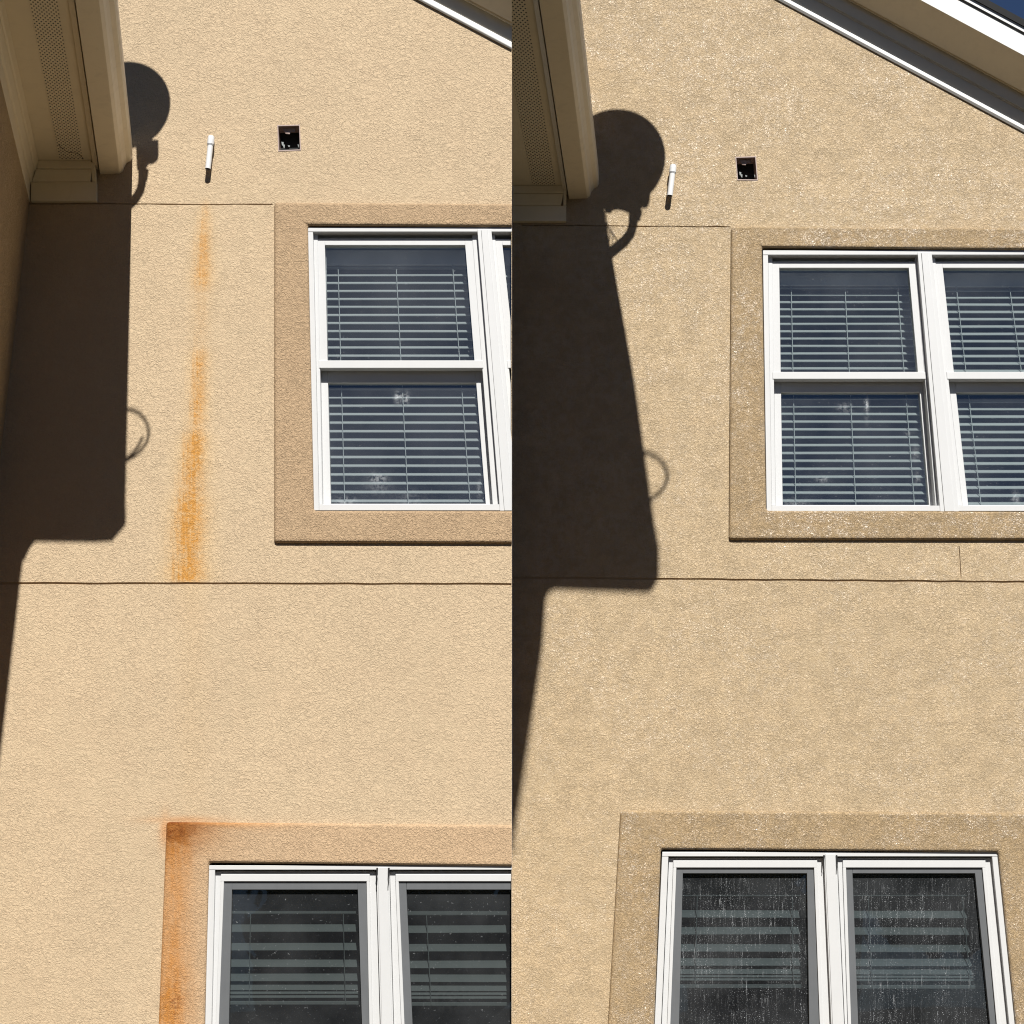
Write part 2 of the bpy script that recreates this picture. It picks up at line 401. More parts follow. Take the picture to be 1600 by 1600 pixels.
def surround(F, out, inn, mat, parent, dep=7):
    mb = MB()
    O = [F.I(x, y, dep) for x, y in out]; I = [F.I(x, y, dep) for x, y in inn]
    back = Vector((0, (dep+1)*F.s, 0)); deep = Vector((0, (dep+46)*F.s, 0))
    for i in range(4):
        j = (i+1) % 4
        mb.face([O[i], O[j], I[j], I[i]]); mb.face([O[j], O[i], O[i]+back, O[j]+back]); mb.face([I[i], I[j], I[j]+deep, I[i]+deep])
    return obj('window_surround', mb, mat, parent, F, bevel=4.5*F.s, seg=3, clip='open')

def room(F, q, parent):
    a = [F.W(x, y, -50) for x, y in q]; b = [p+Vector((0, 700*F.s, 0)) for p in a]; mb = MB()
    mb.face(b)
    for i in range(4): mb.face([a[i], a[(i+1) % 4], b[(i+1) % 4], b[i]])
    return obj('room_interior', mb, M['room'], parent, F, clip='open')

class Ln:                                         # a nearly upright line through two photo points
    def __init__(s, a, b): s.a = a; s.b = b
    def __call__(s, y):
        (x0, y0), (x1, y1) = s.a, s.b; return x0+(x1-x0)*(y-y0)/(y1-y0)
def vbar(mb, F, l0, l1, y0, y1, df, db): mb.bar(F, [(l0(y0), y0), (l1(y0), y0), (l1(y1), y1), (l0(y1), y1)], df, db)
def off(l, o, o2=None): return Ln((l.a[0]+o, l.a[1]), (l.b[0]+(o if o2 is None else o2), l.b[1]))

def double_hung(F, parent, units, Y, gmat):
    """units: list of (edge, stileL, glassL, glassR, stileR, edge) lines; Y: rows"""
    t0, t1, t2, t3, g1, m1, s2, g2, bt, b1 = Y
    fr = MB()
    for (e0, sL, gL, gR, sR, e1) in units:
        # head, jambs, sill of the fixed frame
        fr.bar(F, [(e0(t0), t0), (e1(t0), t0), (e1(t1), t1), (e0(t1), t1)], 1.5, -50)
        vbar(fr, F, e0, off(e0, 8), t1, b1, .8, -50); vbar(fr, F, off(e0, 8), off(sL, 1), t1+1, bt, -8, -50)
        vbar(fr, F, off(sR, -1), off(e1, -6), t1+1, bt, -8, -50)
        fr.bar(F, [(e0(bt)+8, bt), (e1(bt), bt), (e1(b1), b1), (e0(b1)+8, b1)], 1.2, -50)
        fr.bar(F, [(e0(t1)+8, t1), (e1(t1), t1), (e1(t1+4), t1+4), (e0(t1+4)+8, t1+4)], -7, -50)
    for u0, u1 in zip(units, units[1:]):
        l0, l1 = off(u0[5], -11, -14), off(u0[5], 11, 15); a = off(u0[5], -5, -7); b = off(u0[5], 5, 8)
        vbar(fr, F, l0, l1, t0+3, b1+.6, 2.2, -49); vbar(fr, F, a, b, t0+3.5, b1+.3, 4, -4)
    w = obj('window', fr, M['white'], parent, F, bevel=.0022, clip=True)
    for (e0, sL, gL, gR, sR, e1) in units:
        s = MB()                                   # outer (upper) sash
        vbar(s, F, sL, gL, t2, m1, -9, -23); vbar(s, F, gR, sR, t2, m1, -9, -23)
        s.bar(F, [(gL(t2), t2), (gR(t2), t2), (gR(t3), t3), (gL(t3), t3)], -9, -23)
        s.bar(F, [(sL(g1)-1, g1), (sR(g1)+1, g1), (sR(m1)+1, m1), (sL(m1)-1, m1)], -7, -23)
        vbar(s, F, off(gL, -4), gL, t3, g1, -12, -22); vbar(s, F, gR, off(gR, 3), t3, g1, -12, -22)
        obj('sash', s, M['white'], w, F, bevel=.002, clip=True)
        s = MB()                                   # inner (lower) sash
        vbar(s, F, off(sL, 1), gL, m1-6, bt+2, -25, -39); vbar(s, F, gR, off(sR, -1), m1-6, bt+2, -25, -39)
        s.bar(F, [(gL(m1), m1-6), (gR(m1), m1-6), (gR(g2), g2), (gL(g2), g2)], -25, -39)
        s.bar(F, [(gL(bt), bt-1), (gR(bt), bt-1), (gR(b1), b1), (gL(b1), b1)], -25, -39)
        obj('sash', s, M['white'], w, F, bevel=.002, clip=True)
        for (ya, yb, dd) in ((t3, g1, -15), (g2, bt, -31)):
            p = MB(); p.face([F.I(gL(yb)-1, yb+1, dd), F.I(gR(yb)+1, yb+1, dd), F.I(gR(ya)+1, ya-1, dd), F.I(gL(ya)-1, ya-1, dd)])
            obj('pane', p, gmat, w, F, clip='open', fix=False)
    return w

def casement(F, parent, units, Y, gmat):
    """units: (edge, recessL, glassL, glassR, recessR, edge)"""
    t0, t1, t2, t3, b = Y
    fr = MB()
    for (e0, rL, gL, gR, rR, e1) in units:
        fr.bar(F, [(e0(t0), t0), (e1(t0), t0), (e1(t1), t1), (e0(t1), t1)], 1, -48)
        vbar(fr, F, e0, off(e0, 10), t1, b, .3, -48); vbar(fr, F, off(e1, -10), e1, t1, b, .3, -48)
        fr.bar(F, [(e0(b), b), (e1(b), b), (e1(b+14), b+14), (e0(b+14), b+14)], -2, -48)
    for u0, u1 in zip(units, units[1:]):
        vbar(fr, F, off(u0[5], -8), off(u0[5], 8), t0+3, b, 1.8, -30)
    w = obj('window', fr, M['white'], parent, F, bevel=.0022, clip=True)
    for (e0, rL, gL, gR, rR, e1) in units:
        s = MB()
        vbar(s, F, off(e0, 11), off(rL, -4), t1+3, b-2, -8, -40.5); vbar(s, F, off(rR, 4), off(e1, -11), t1+3, b-2, -8, -40.5)
        vbar(s, F, off(rL, -5), rL, t2+.2, b-13, -5, -39); vbar(s, F, rR, off(rR, 5), t2+.2, b-13, -5, -39)
        s.bar(F, [(e0(t1)+11.5, t1+2), (e1(t1)-11.5, t1+2), (e1(t1)-11, t1+7), (e0(t1)+11, t1+7)], -10, -40)
        s.bar(F, [(rL(t2)-5, t1+6.5), (rR(t2)+5, t1+6.5), (rR(t2)+5, t2), (rL(t2)-5, t2)], -5, -40)
        s.bar(F, [(rL(b-12), b-12), (rR(b-12), b-12), (rR(b), b), (rL(b), b)], -5.6, -39)
        obj('sash', s, M['white'], w, F, bevel=.002, clip=True)
        s = MB()
        vbar(s, F, rL, gL, t2-6, b-10, -8.5, -18); vbar(s, F, gR, rR, t2-6, b-10, -8.5, -18)
        s.bar(F, [(gL(t3), t2-4), (gR(t3), t2-4), (gR(t3), t3), (gL(t3), t3)], -8.5, -18)
        obj('screen_frame', s, M['screenframe'], w, F, bevel=.0015, clip=True)
        p = MB(); p.face([F.I(gL(b)-1, b, -16), F.I(gR(b)+1, b, -16), F.I(gR(t3)+1, t3-1, -16), F.I(gL(t3)-1, t3-1, -16)])
        obj('pane', p, gmat, w, F, clip='open', fix=False)
    return w

def blind(F, label, gL, gR, rows, head, bottom, mats, d=-44, depth=13, rise=.62, thick=1.0, cords=(.09, .5, .9), kind='slats', inset=2, wob=.25):
    """one blind hanging behind a window: head rail, slats, ladder cords, bottom rail"""
    c = F.I((gL(rows[0])+min(gR(rows[0]), 1900))/2, bottom, d); 
    if F.clip < 0: c.x = min(c.x, -.05)
    t = thing('window_blind', label, 'blind', c, 'blinds behind the windows')
    mb = MB(); ang = math.atan(rise); ca, sa = math.cos(ang), math.sin(ang)
    for y in rows:
        tilt = random.uniform(-wob, wob)
        pts = []
        xl, xr = gL(y)-2, gR(y)+2
        a = F.I(xl, y-tilt, d); b = F.I(xr, y+tilt, d); h = depth*F.s/2; th = thick*F.s
        dv = Vector((0, h*ca, h*sa)); nv = Vector((0, -sa, ca))*th
        mid = Vector((0, 0, h*.16))
        for p in (a, b):
            pts.append([p-dv, p+mid*.8-dv*.3, p+mid, p+dv*.5+mid*.6, p+dv])
        A, B = pts
        for i in range(4):
            mb.face([A[i], B[i], B[i+1], A[i+1]]); mb.face([A[i]-nv, A[i+1]-nv, B[i+1]-nv, B[i]-nv])
        mb.face([A[0]-nv, B[0]-nv, B[0], A[0]]); mb.face([A[4], B[4], B[4]-nv, A[4]-nv])
        mb.face([A[0], A[1], A[2], A[3], A[4], A[4]-nv, A[3]-nv, A[2]-nv, A[1]-nv, A[0]-nv])
        mb.face([B[0]-nv, B[1]-nv, B[2]-nv, B[3]-nv, B[4]-nv, B[4], B[3], B[2], B[1], B[0]])
    obj(kind, mb, mats[0], t, F, clip=True)
    hb = MB(); hb.bar(F, [(gL(head[0])+inset-1, head[0]), (gR(head[0])-inset+1, head[0]), (gR(head[1])-inset+1, head[1]), (gL(head[1])+inset-1, head[1])], d+depth*.6, d-depth)
    obj('head_rail', hb, M['white'] if mats[0] is M['slat'] else mats[1], t, F, bevel=.003, clip=True)
    bb = MB(); bb.bar(F, [(gL(bottom-6)+inset, bottom-6), (gR(bottom-6)-inset, bottom-6), (gR(bottom)-inset, bottom), (gL(bottom)+inset, bottom)], d+depth*.45, d-depth*.45)
    obj('bottom_rail', bb, mats[0], t, F, bevel=.003, clip=True)
    for u in cords:
        l = Ln((gL(head[1])*(1-u)+gR(head[1])*u, head[1]), (gL(bottom)*(1-u)+gR(bottom)*u, bottom))
        if F.clip < 0 and min(l.a[0], l.b[0]) > 799: continue
        cb = MB(); vbar(cb, F, off(l, -.55), off(l, .55), head[1]-1, bottom-2, d+depth*.55, d+depth*.55-1)
        obj('ladder_cord', cb, mats[0], t, F, clip=True)
    return t
def rows_between(y0, y1, s0, s1):
    out = []; y = y0
    while y < y1:
        out.append(y); y += s0+(s1-s0)*(y-y0)/(y1-y0)
    return out

# ------------------------------------------------------------------ gable overhang
def rake(F, base, x0, x1, prof, parent):
    """base(x): the line where the wall meets the trim; prof: dict of part -> list of (rise, depth)"""
    def strip(pts, mat, name, par, bev=0, clip=True):
        mb = MB()
        A = [F.I(x0, base(x0)-r, d) for r, d in pts]; B = [F.I(x1, base(x1)-r, d) for r, d in pts]
        for i in range(len(pts)):
            j = (i+1) % len(pts); mb.face([A[i], A[j], B[j], B[i]])
        mb.face(A[::-1]); mb.face(B)
        return obj(name, mb, mat, par, F, bevel=bev, clip=clip)
    r = strip(prof['roof'], M['shingle'], 'roof', parent)
    for nm in ('frieze_board', 'bed_mould', 'soffit', 'fascia', 'drip_edge'):
        strip(prof[nm], M['soffit'] if nm == 'soffit' else M['frieze'] if nm == 'frieze_board' else M['rake'], nm, r, .002 if nm != 'soffit' else 0, nm not in ('fascia', 'drip_edge'))
    return r

# ------------------------------------------------------------------ eave of a side wing
def eave(F, a, prof, d0, d1, parent):
    """level eave running out from the facade, drifting sideways by a per unit"""
    def run(pts, mat, name, par, s=0., e=None, bev=0, closed=True, smooth=False):
        e = d1 if e is None else e; mb = MB()
        A = [F.W(x+a*s, y, s) for x, y in pts]; B = [F.W(x+a*e, y, e) for x, y in pts]
        n = len(pts)
        for i in range(n if closed else n-1):
            j = (i+1) % n; mb.face([A[i], A[j], B[j], B[i]])
        if closed: mb.face(A[::-1]); mb.face(B)
        return obj(name, mb, mat, par, F, bevel=bev, clip=True)
    root = run(prof['soffit'], M['soffit'], 'eave', parent, d0)
    run(prof['gutter'], M['cream'], 'gutter', root, d0, d1, .0015)
    run(prof['edge'], M['cream'], 'fascia', root, d0, d1, .0015)
    for p in prof['frieze']: run(p, M['soffit'], 'frieze_board', root, d0, d1, .002)
    (x0, x1, y) = prof['vent']; mb = MB(); e = prof.get('vent_d', 14)
    q = [F.W(x0+a*e, y, e), F.W(x1+a*e, y, e), F.W(x1+a*d1, y, d1), F.W(x0+a*d1, y, d1)]
    k = 1/6.2
    mb.face(q, [(x0*k, e*k*.62), (x1*k, e*k*.62), (x1*k, d1*k*.62), (x0*k, d1*k*.62)])
    obj('soffit_vent', mb, M['vent'], root)
    return root, run

# ================================================================== LEFT HOUSE (rust-streaked)
HL = thing('house', 'tan stucco house with an orange rust streak and rusted lower window surround', 'house', LF.W(430, HZ+EYE/S, 0), 'stucco houses')
HL.location.z = 0
F = LF
baseL = Ln((0, 0), (1, 1))
def base_l(x): return 79+.53*(x-800)
up_out = [(428, 315.5), (900, 318.5), (900, 848), (428, 847)]; up_in = [(480.5, 351), (900, 353), (900, 798), (490, 797.5)]
lo_out = [(259.5, 1284), (900, 1290), (900, 1760), (241, 1760)]; lo_in = [(326, 1347.5), (900, 1354), (900, 1720), (316, 1720)]
def cut800(q): return [(min(x, 799.2), y) for x, y in q]
ventL = [(433.5, 196), (468.5, 195), (470, 235), (435, 236.5)]
jl1 = slot(40, 318.5, 426, 319.5, 1.9); jl2 = slot(-650, 910.5, 799.2, 912.5, 3.4, 40)
def hole_of(q): return [(x, y) for x, y in cut800(grow(q, 3))]
holesL = [hole_of(up_in), hole_of(lo_in), jl1, jl2, ventL]
wall(F, [(-700, 2050), (799.9, 2050), (799.9, base_l(800)-8), (100, base_l(100)-8), (-700, base_l(100)-8)], holesL, M['wall_l'], HL, [46, 46, 3, 3, 26])
joint(F, jl1, 2.4, HL); joint(F, jl2, 2.6, HL)
# the end of this house: a return wall running back to the neighbour
mb = MB(); mb.prism([F.W(799.3, 2050, -1), F.W(799.95, 2050, -1), F.W(799.95, base_l(800)-4, -1), F.W(799.3, base_l(800)-4, -1)], Vector((0, 2.6, 0)))
obj('return_wall', mb, M['wing'], HL)
surround(F, up_out, up_in, M['trim_l'], HL)['label'] = 'plain stucco surround of the upper window'
surround(F, lo_out, lo_in, M['trim_rust'], HL)['label'] = 'rust-stained stucco surround of the lower window'
eL = Ln((481, 356), (490.5, 797)); eM = Ln((756.5, 356), (795, 797)); eR = Ln((1032, 356), (1100, 797))
u1 = (eL, Ln((495.5, 373), (503, 790)), Ln((507.6, 383), (517, 788)), Ln((727, 383), (759, 788)), Ln((739, 373), (771, 790)), eM)
u2 = (eM, Ln((773, 373), (817, 790)), Ln((785, 383), (829, 788)), Ln((1003, 383), (1068, 788)), Ln((1015, 373), (1080, 790)), eR)
double_hung(F, HL, [u1, u2], (355, 362, 373, 383, 563, 575, 576, 598, 788, 797.5), M['glass_l'])
room(F, grow(up_in, 14), HL)
cL = Ln((326, 1357), (320.5, 1600)); cM = Ln((598, 1357), (604.5, 1600)); cR = Ln((880, 1357), (905, 1600))
c1 = (cL, Ln((350, 1376), (342, 1600)), Ln((362.5, 1390), (357.5, 1600)), Ln((559, 1390), (565.5, 1600)), Ln((572.7, 1377), (577, 1600)), cM)
c2 = (cM, Ln((623, 1378), (632, 1600)), Ln((635, 1391), (644.5, 1600)), Ln((845, 1390), (865, 1600)), Ln((858, 1377), (878, 1600)), cR)
wl_ = casement(F, HL, [c1, c2], (1352, 1359, 1377, 1390, 1712), M['glass_low'])
room(F, grow(lo_in, 14), HL)
rake(F, base_l, 150, 820, {
    'bed_mould': [(1, -1), (1, 3), (4.5, 5), (13, 5), (13.5, -1)],
    'frieze_board': [(13.7, -1), (13.7, 2.5), (42, 2.5), (42, -1)],
    'soffit': [(39, 2.2), (40, 12), (44, 12), (44, 16), (126, 71), (129, 71), (60, 2.2)],
    'fascia': [(126, 72), (160, 72), (160, 62), (128, 62)],
    'drip_edge': [(160.5, 62), (160.5, 76), (169, 76), (169, 62)],
    'roof': [(170, 79), (181, 80), (150, -700), (140, -700)]}, HL)
# side wing with its eave
aL = (800-340)/D; dL = 567
def wx(y): return 46-.115*(y-317)
mb = MB()
yy = [313, 700, 1200, 2050]
for y0, y1 in zip(yy, yy[1:]):
    mb.face([F.W(wx(y0), y0, 0), F.W(wx(y0)+aL*dL, y0, dL), F.W(wx(y1)+aL*dL, y1, dL), F.W(wx(y1), y1, 0)])
    mb.face([F.W(wx(y0)+aL*dL, y0, dL), F.W(-700, y0, dL), F.W(-700, y1, dL), F.W(wx(y1)+aL*dL, y1, dL)])
    mb.face([F.W(-700, y0, dL), F.W(-700, y0, 0), F.W(-700, y1, 0), F.W(-700, y1, dL)])
mb.face([F.W(-700, 313, dL), F.W(wx(313)+aL*dL, 313, dL), F.W(50+aL*dL, 150, dL), F.W(-640, -112, dL), F.W(-700, -132, dL)])
obj('wing_wall', mb, M['wing'], HL, F)
profL = {
    'soffit': [(60, 258), (146, 258), (146, 250), (60, 250)],
    'gutter': [(156.5, 272.5), (187, 271.5), (192, 268), (194.5, 261), (198, 255), (204.5, 252), (207, 247), (207, 228), (203, 225), (156.5, 225)],
    'edge': [(146, 263), (154, 266), (154, 225), (146, 225)],
    'frieze': [[(62, 258.3), (58, 271), (55, 273), (54, 258.3)], [(55, 272), (51, 287), (47, 289), (45, 289), (45, 259), (54, 259)], [(47.5, 288), (47, 316), (40, 317), (40, 288)]],
    'vent': (94, 131, 258.6), 'vent_d': 22}
evL, runL = eave(F, aL, profL, 0, dL, HL)
# boards where the eave dies into the facade
mb = MB(); mb.prism([F.W(50, 288, 8), F.W(152.5, 288, 8), F.W(152.5, 317, 8), F.W(50, 317, 8)], Vector((0, 8*F.s, 0)))
mb.prism([F.W(146, 262, 20), F.W(152.5, 262, 20), F.W(152.5, 288, 8), F.W(146, 288, 8)], Vector((0, 6*F.s, 0)))
obj('end_board', mb, M['soffit'], evL, F, bevel=.002)
mb = MB(); mb.prism([F.W(64, 258.3, 19), F.W(147, 258.3, 19), F.W(147, 270, 17), F.W(62, 270, 17)], Vector((0, 15*F.s, 0)))
mb.prism([F.W(60, 270.5, 15), F.W(147, 270.5, 15), F.W(143, 287.6, 9), F.W(52, 287.6, 9)], Vector((0, 8*F.s, 0)))
obj('bed_mould', mb, M['soffit'], evL, F, bevel=.003)
# the eave's closed front end and the roof over the wing
mb = MB(); P = [(66, 272), (156, 273), (187, 271.5), (194, 262), (207, 247), (207, 226), (203, 224), (40, 155), (40, 308), (50, 300), (57, 284)]
mb.prism([F.W(x+aL*(dL+8), y, dL+8) for x, y in P], Vector((0, 8*F.s, 0)))
obj('end_cap', mb, M['cream'], evL, F)
mb = MB(); A = [(203, 226.5), (204, 222), (-690, -140), (-690, -130)]
mb.prism([F.W(x+aL*(dL+6), y, dL+6) for x, y in A], Vector((0, (dL+6)*F.s, 0))); 
for i, v in enumerate(mb.v[4:]): v.x -= aL*(dL+6)*F.s
obj('overhead_slab', mb, M['shingle'], HL, F)
pts = [(91, 225), (95, 230), (99, 232), (104, 237), (110, 238), (117, 239), (122, 240), (127, 244), (130, 248)]
mb = MB(); mb.tube([F.I(x, y, (1-(HZ-258.8)/(HZ-y))*D) for x, y in pts], .0016, 5)
obj('soffit_crack', mb, M['crack'], evL)

def crack(F, x, y0, y1, w, par):
    mb = MB(); n = 6
    a = [(x-w/2+random.uniform(-.6, .3), y0+(y1-y0)*i/n) for i in range(n+1)]; b = [(p[0]+w*(1-.6*i/n), p[1]) for i, p in enumerate(a)]
    mb.prism([F.I(*p, 2.4) for p in b]+[F.I(*p, 2.4) for p in a[::-1]], Vector((0, 1.2*F.s, 0)))
    return obj('sealant_crack', mb, M['black'], par, F)
crack(F, 589.5, 1356, 1382, 2.6, wl_); crack(F, 607.5, 1356, 1391, 2.8, wl_)
# ================================================================== RIGHT HOUSE (washed)
HR = thing('house', 'darker tan stucco house washed clean, with wet streaked windows and blue sky above its gable', 'house', RF.W(1230, 2000, 0), 'stucco houses')
HR.location.z = 0
F = RF
def base_r(x): return 208+.537*(x-1600)
ru_out = [(1143, 353), (1746, 357), (1824, 843), (1139.5, 842)]; ru_in = [(1191, 385.5), (1700, 389.7), (1771, 799.3), (1197.5, 797)]
rl_out = [(970, 1266), (1618, 1270.5), (1655, 1760), (941, 1760)]; rl_in = [(1033, 1326.5), (1560, 1331), (1600, 1720), (1018, 1720)]
ventR = [(1149, 245.5), (1181, 244.5), (1184, 282), (1152, 281.5)]
jr1 = slot(815, 352, 1141.5, 354.5, 1.8); jr2 = slot(802, 902.5, 1790, 911, 3.2, 40); jr3 = slotv(1498.5, 853.5, 1501.5, 903, 1.6)
holesR = [grow(ru_in, 3), grow(rl_in, 3), jr1, jr2, jr3, ventR]
wall(F, [(800.1, 2050), (1850, 2050), (1850, base_r(1850)-8), (900, base_r(900)-8), (800.1, base_r(900)-8)], holesR, M['wall_r'], HR, [46, 46, 3, 3, 3, 26])
for j in (jr1, jr2, jr3): joint(F, j, 2.5, HR)
surround(F, ru_out, ru_in, M['trim_r'], HR)
surround(F, rl_out, rl_in, M['trim_r'], HR)
fL = Ln((1192, 392), (1198, 797)); fM = Ln((1444.5, 392), (1483, 797)); fR = Ln((1700, 392), (1771, 797))
r1 = (fL, Ln((1206, 410), (1211, 792)), Ln((1217.5, 419), (1223, 790)), Ln((1420.5, 419), (1452, 790)), Ln((1431, 410), (1463, 792)), fM)
r2 = (fM, Ln((1461, 410), (1503, 792)), Ln((1473, 419), (1513, 790)), Ln((1674, 419), (1738, 790)), Ln((1686, 410), (1750, 792)), fR)
double_hung(F, HR, [r1, r2], (391, 398, 409, 418.5, 581, 592, 593, 613, 790, 798.5), M['glass_r'])
room(F, grow(ru_in, 14), HR)
kL = Ln((1034.5, 1337), (1023, 1600)); kM = Ln((1297.5, 1337), (1309, 1600)); kR = Ln((1560, 1337), (1587, 1600))
k1 = (kL, Ln((1057, 1355), (1047.5, 1600)), Ln((1067, 1364), (1061, 1600)), Ln((1261, 1364), (1264.5, 1600)), Ln((1272, 1355), (1281, 1600)), kM)
k2 = (kM, Ln((1322, 1356), (1330, 1600)), Ln((1332, 1364), (1341, 1600)), Ln((1523.5, 1364), (1547, 1600)), Ln((1535, 1356), (1557.5, 1600)), kR)
wr_ = casement(F, HR, [k1, k2], (1331, 1338, 1355.5, 1364.5, 1712), M['glass_wet'])
room(F, grow(rl_in, 14), HR)
crack(F, 1288, 1336, 1358, 2.2, wr_); crack(F, 1307.5, 1336, 1366, 2.4, wr_)
rake(F, base_r, 1040, 1790, {
    'bed_mould': [(1, -1), (1, 2), (6, 4.5), (11.5, 4.5), (12, -1)],
    'frieze_board': [(12.2, -1), (12.2, 2.5), (34, 2.5), (34, 5), (37, 5), (37, 7), (62, 7), (62, -1)],
    'soffit': [(60, 6.7), (61, 14), (64, 14), (64, 18), (121, 66), (124, 66), (80, 4)],
    'fascia': [(121, 66.7), (153, 66.7), (153, 63), (157.3, 63), (157.3, 56), (123, 56)],
    'drip_edge': [(157.6, 56), (157.6, 70), (166, 70), (166, 56)],
    'roof': [(166.6, 71), (167, 73), (178, 74), (150, -700), (140, -700)]}, HR)
aR = -(1075-800)/D; dR = 616
profR = {
    'soffit': [(740, 297), (880, 297), (880, 290), (740, 290)],
    'gutter': [(889, 311), (917.5, 310), (922, 307), (924, 300), (928, 295), (933.5, 292), (936, 287), (936, 268), (932, 265), (889, 265)],
    'edge': [(880, 302), (886.5, 305), (886.5, 265), (880, 265)],
    'frieze': [], 'vent': (834, 869, 297.6), 'vent_d': 20}
evR, runR = eave(F, aR, profR, 0, dR, HR)
mb = MB(); mb.prism([F.W(801.5, 325, 8), F.W(884.5, 325, 8), F.W(884.5, 348.5, 8), F.W(801.5, 348.5, 8)], Vector((0, 8*F.s, 0)))
mb.prism([F.W(880, 300, 20), F.W(884.5, 300, 20), F.W(884.5, 325, 8), F.W(880, 325, 8)], Vector((0, 6*F.s, 0)))
obj('end_board', mb, M['soffit'], evR, F, bevel=.002)
mb = MB(); mb.prism([F.W(801.5, 297.3, 19), F.W(880, 297.3, 19), F.W(880, 308, 17), F.W(801.5, 308, 17)], Vector((0, 15*F.s, 0)))
mb.prism([F.W(801.5, 308.5, 15), F.W(880, 308.5, 15), F.W(876, 324.6, 9), F.W(801.5, 324.6, 9)], Vector((0, 8*F.s, 0)))
obj('bed_mould', mb, M['soffit'], evR, F, bevel=.003)
# low storey under an unseen slab, added and outlined to shade the wall
CY = 60.
mb = MB(); mb.prism([F.W(801.2, CY+3, 0.5), F.W(905, CY+3, .5), F.W(905, 290, .5), F.W(801.2, 290, .5)], Vector((0, -(dR-4)*F.s, 0)))
for v in mb.v[4:]:
    if v.x > .1: v.x += aR*dR*F.s
obj('wing_wall', mb, M['wing'], HR, F)
def cast(x, y, d): return F.W(x-SX*d, y-ST*d, d)
shade = [(934, 284), (944.5, 342), (991, 600), (1022, 820), (1030, 862), (1030, 902), (1024, 914), (1018, 925), (1008, 927), (864, 922), (857, 927), (853, 937), (848, 1010), (838, 1080), (800, 1335)]
top = [cast(x, y, y-CY) for x, y in shade]
dn = (KR-1)*D/KR
e = 1335-CY
left = [F.W(800-SX*(e-dn)+8, CY, e), F.W(801.2, CY, dn-4), F.W(801.2, CY, 2), F.W(850, CY, 2), F.W(885, CY, 130)]
mb = MB(); mb.prism(top+left, Vector((0, 0, 7*F.s)))
obj('overhead_slab', mb, M['shingle'], HR, F)

# ================================================================== blinds, each a thing of its own
up = (M['slat'], M['slat_grey'])
gl = (M['slat_grey'], M['slat_grey'])
blind(LF, 'white slatted blind behind the left upper window of the rust-streaked house, seen whole', u1[2], u1[3], rows_between(417, 792, 12.3, 13.9), (372, 414), 799, up)
blind(LF, 'sliver of white slatted blind right of the white post in the rust-streaked house', u2[2], u2[3], rows_between(419, 792, 12.3, 13.9), (372, 414), 799, up)
blind(RF, 'white slatted blind behind the first upper window of the washed house, left of the post', r1[2], r1[3], rows_between(449, 792, 11.2, 12.7), (408, 446), 800, up)
blind(RF, 'white slatted blind in the upper window right of the post, washed house', r2[2], r2[3], rows_between(453, 792, 11.2, 12.7), (408, 448), 800, up, rise=.75)
lrows = [1450, 1479, 1505, 1527, 1541, 1547, 1553]
blind(LF, 'grey half-raised blind behind the dry lower window nearest the rusted surround', c1[2], c1[3], lrows, (1386, 1428), 1570, gl, d=-50, depth=15, rise=1.3, cords=(.15, .88), wob=.4, inset=-2)
blind(LF, 'grey half-raised blind in the dry lower window right of its white post', c2[2], c2[3], [y+1.5 for y in lrows], (1386, 1430), 1572, gl, d=-50, depth=15, rise=1.3, cords=(.14,), wob=.4, inset=-2)
rrows = [1428, 1454, 1481, 1503, 1516, 1521, 1526]
blind(RF, 'grey half-raised blind behind the wet streaked left lower window', k1[2], k1[3], rrows, (1362, 1400), 1544, gl, d=-50, depth=15, rise=1.3, cords=(.12, .88), wob=.4, inset=-2)
blind(RF, 'grey half-raised blind behind the wet streaked right lower window', k2[2], k2[3], [y+.8 for y in rrows], (1362, 1400), 1545, gl, d=-50, depth=15, rise=1.3, cords=(.12, .88), wob=.4, inset=-2)

# ================================================================== fittings on the walls
def drain_pipe(F, top, mid, end, label):
    t = thing('drain_pipe', label, 'pipe', F.W(*end, 0), 'drain pipes on the walls')
    d = 13; mb = MB()
    up_ = Vector(F.I(*mid, d)); lo = F.I(*end, d); v = (up_-lo)
    n = 18; r = 4.4*F.s; i0 = 0
    mb.tube([lo, lo+v*.5, up_], r, n)
    # open lower end
    mb.f.pop(-2)
    b = obj('tube', mb, M['pipe'], t, smooth=False)
    mb = MB(); mb.tube([lo+v*.03, lo+v*.3], 3.5*F.s, n); obj('bore', mb, M['black'], b)
    tp = F.I(*top, d); mb = MB()
    mb.tube([up_-v*.02, up_+(tp-up_)*.55, tp-(tp-up_)*.1, tp], [5.4*F.s, 5.4*F.s, 5.0*F.s, 3.6*F.s], n)
    c = up_+(tp-up_)*.55
    mb.tube([c+Vector((0, 2*F.s, 0)), c+Vector((0, (d+1)*F.s, 0))], 4.2*F.s, n)
    obj('elbow', mb, M['pipe'], t)
    mb = MB(); mb.tube([up_-v*.06, up_-v*.02], 4.9*F.s, n); obj('collar', mb, M['galv'], t)
    return t
drain_pipe(LF, (330.2, 212.5), (329, 225), (324.8, 264), 'short white drain pipe on the wall directly above the rust streak')
drain_pipe(RF, (1052, 257.5), (1051, 269), (1046.6, 306), 'short white drain pipe on the clean washed wall beside the round dish shadow')

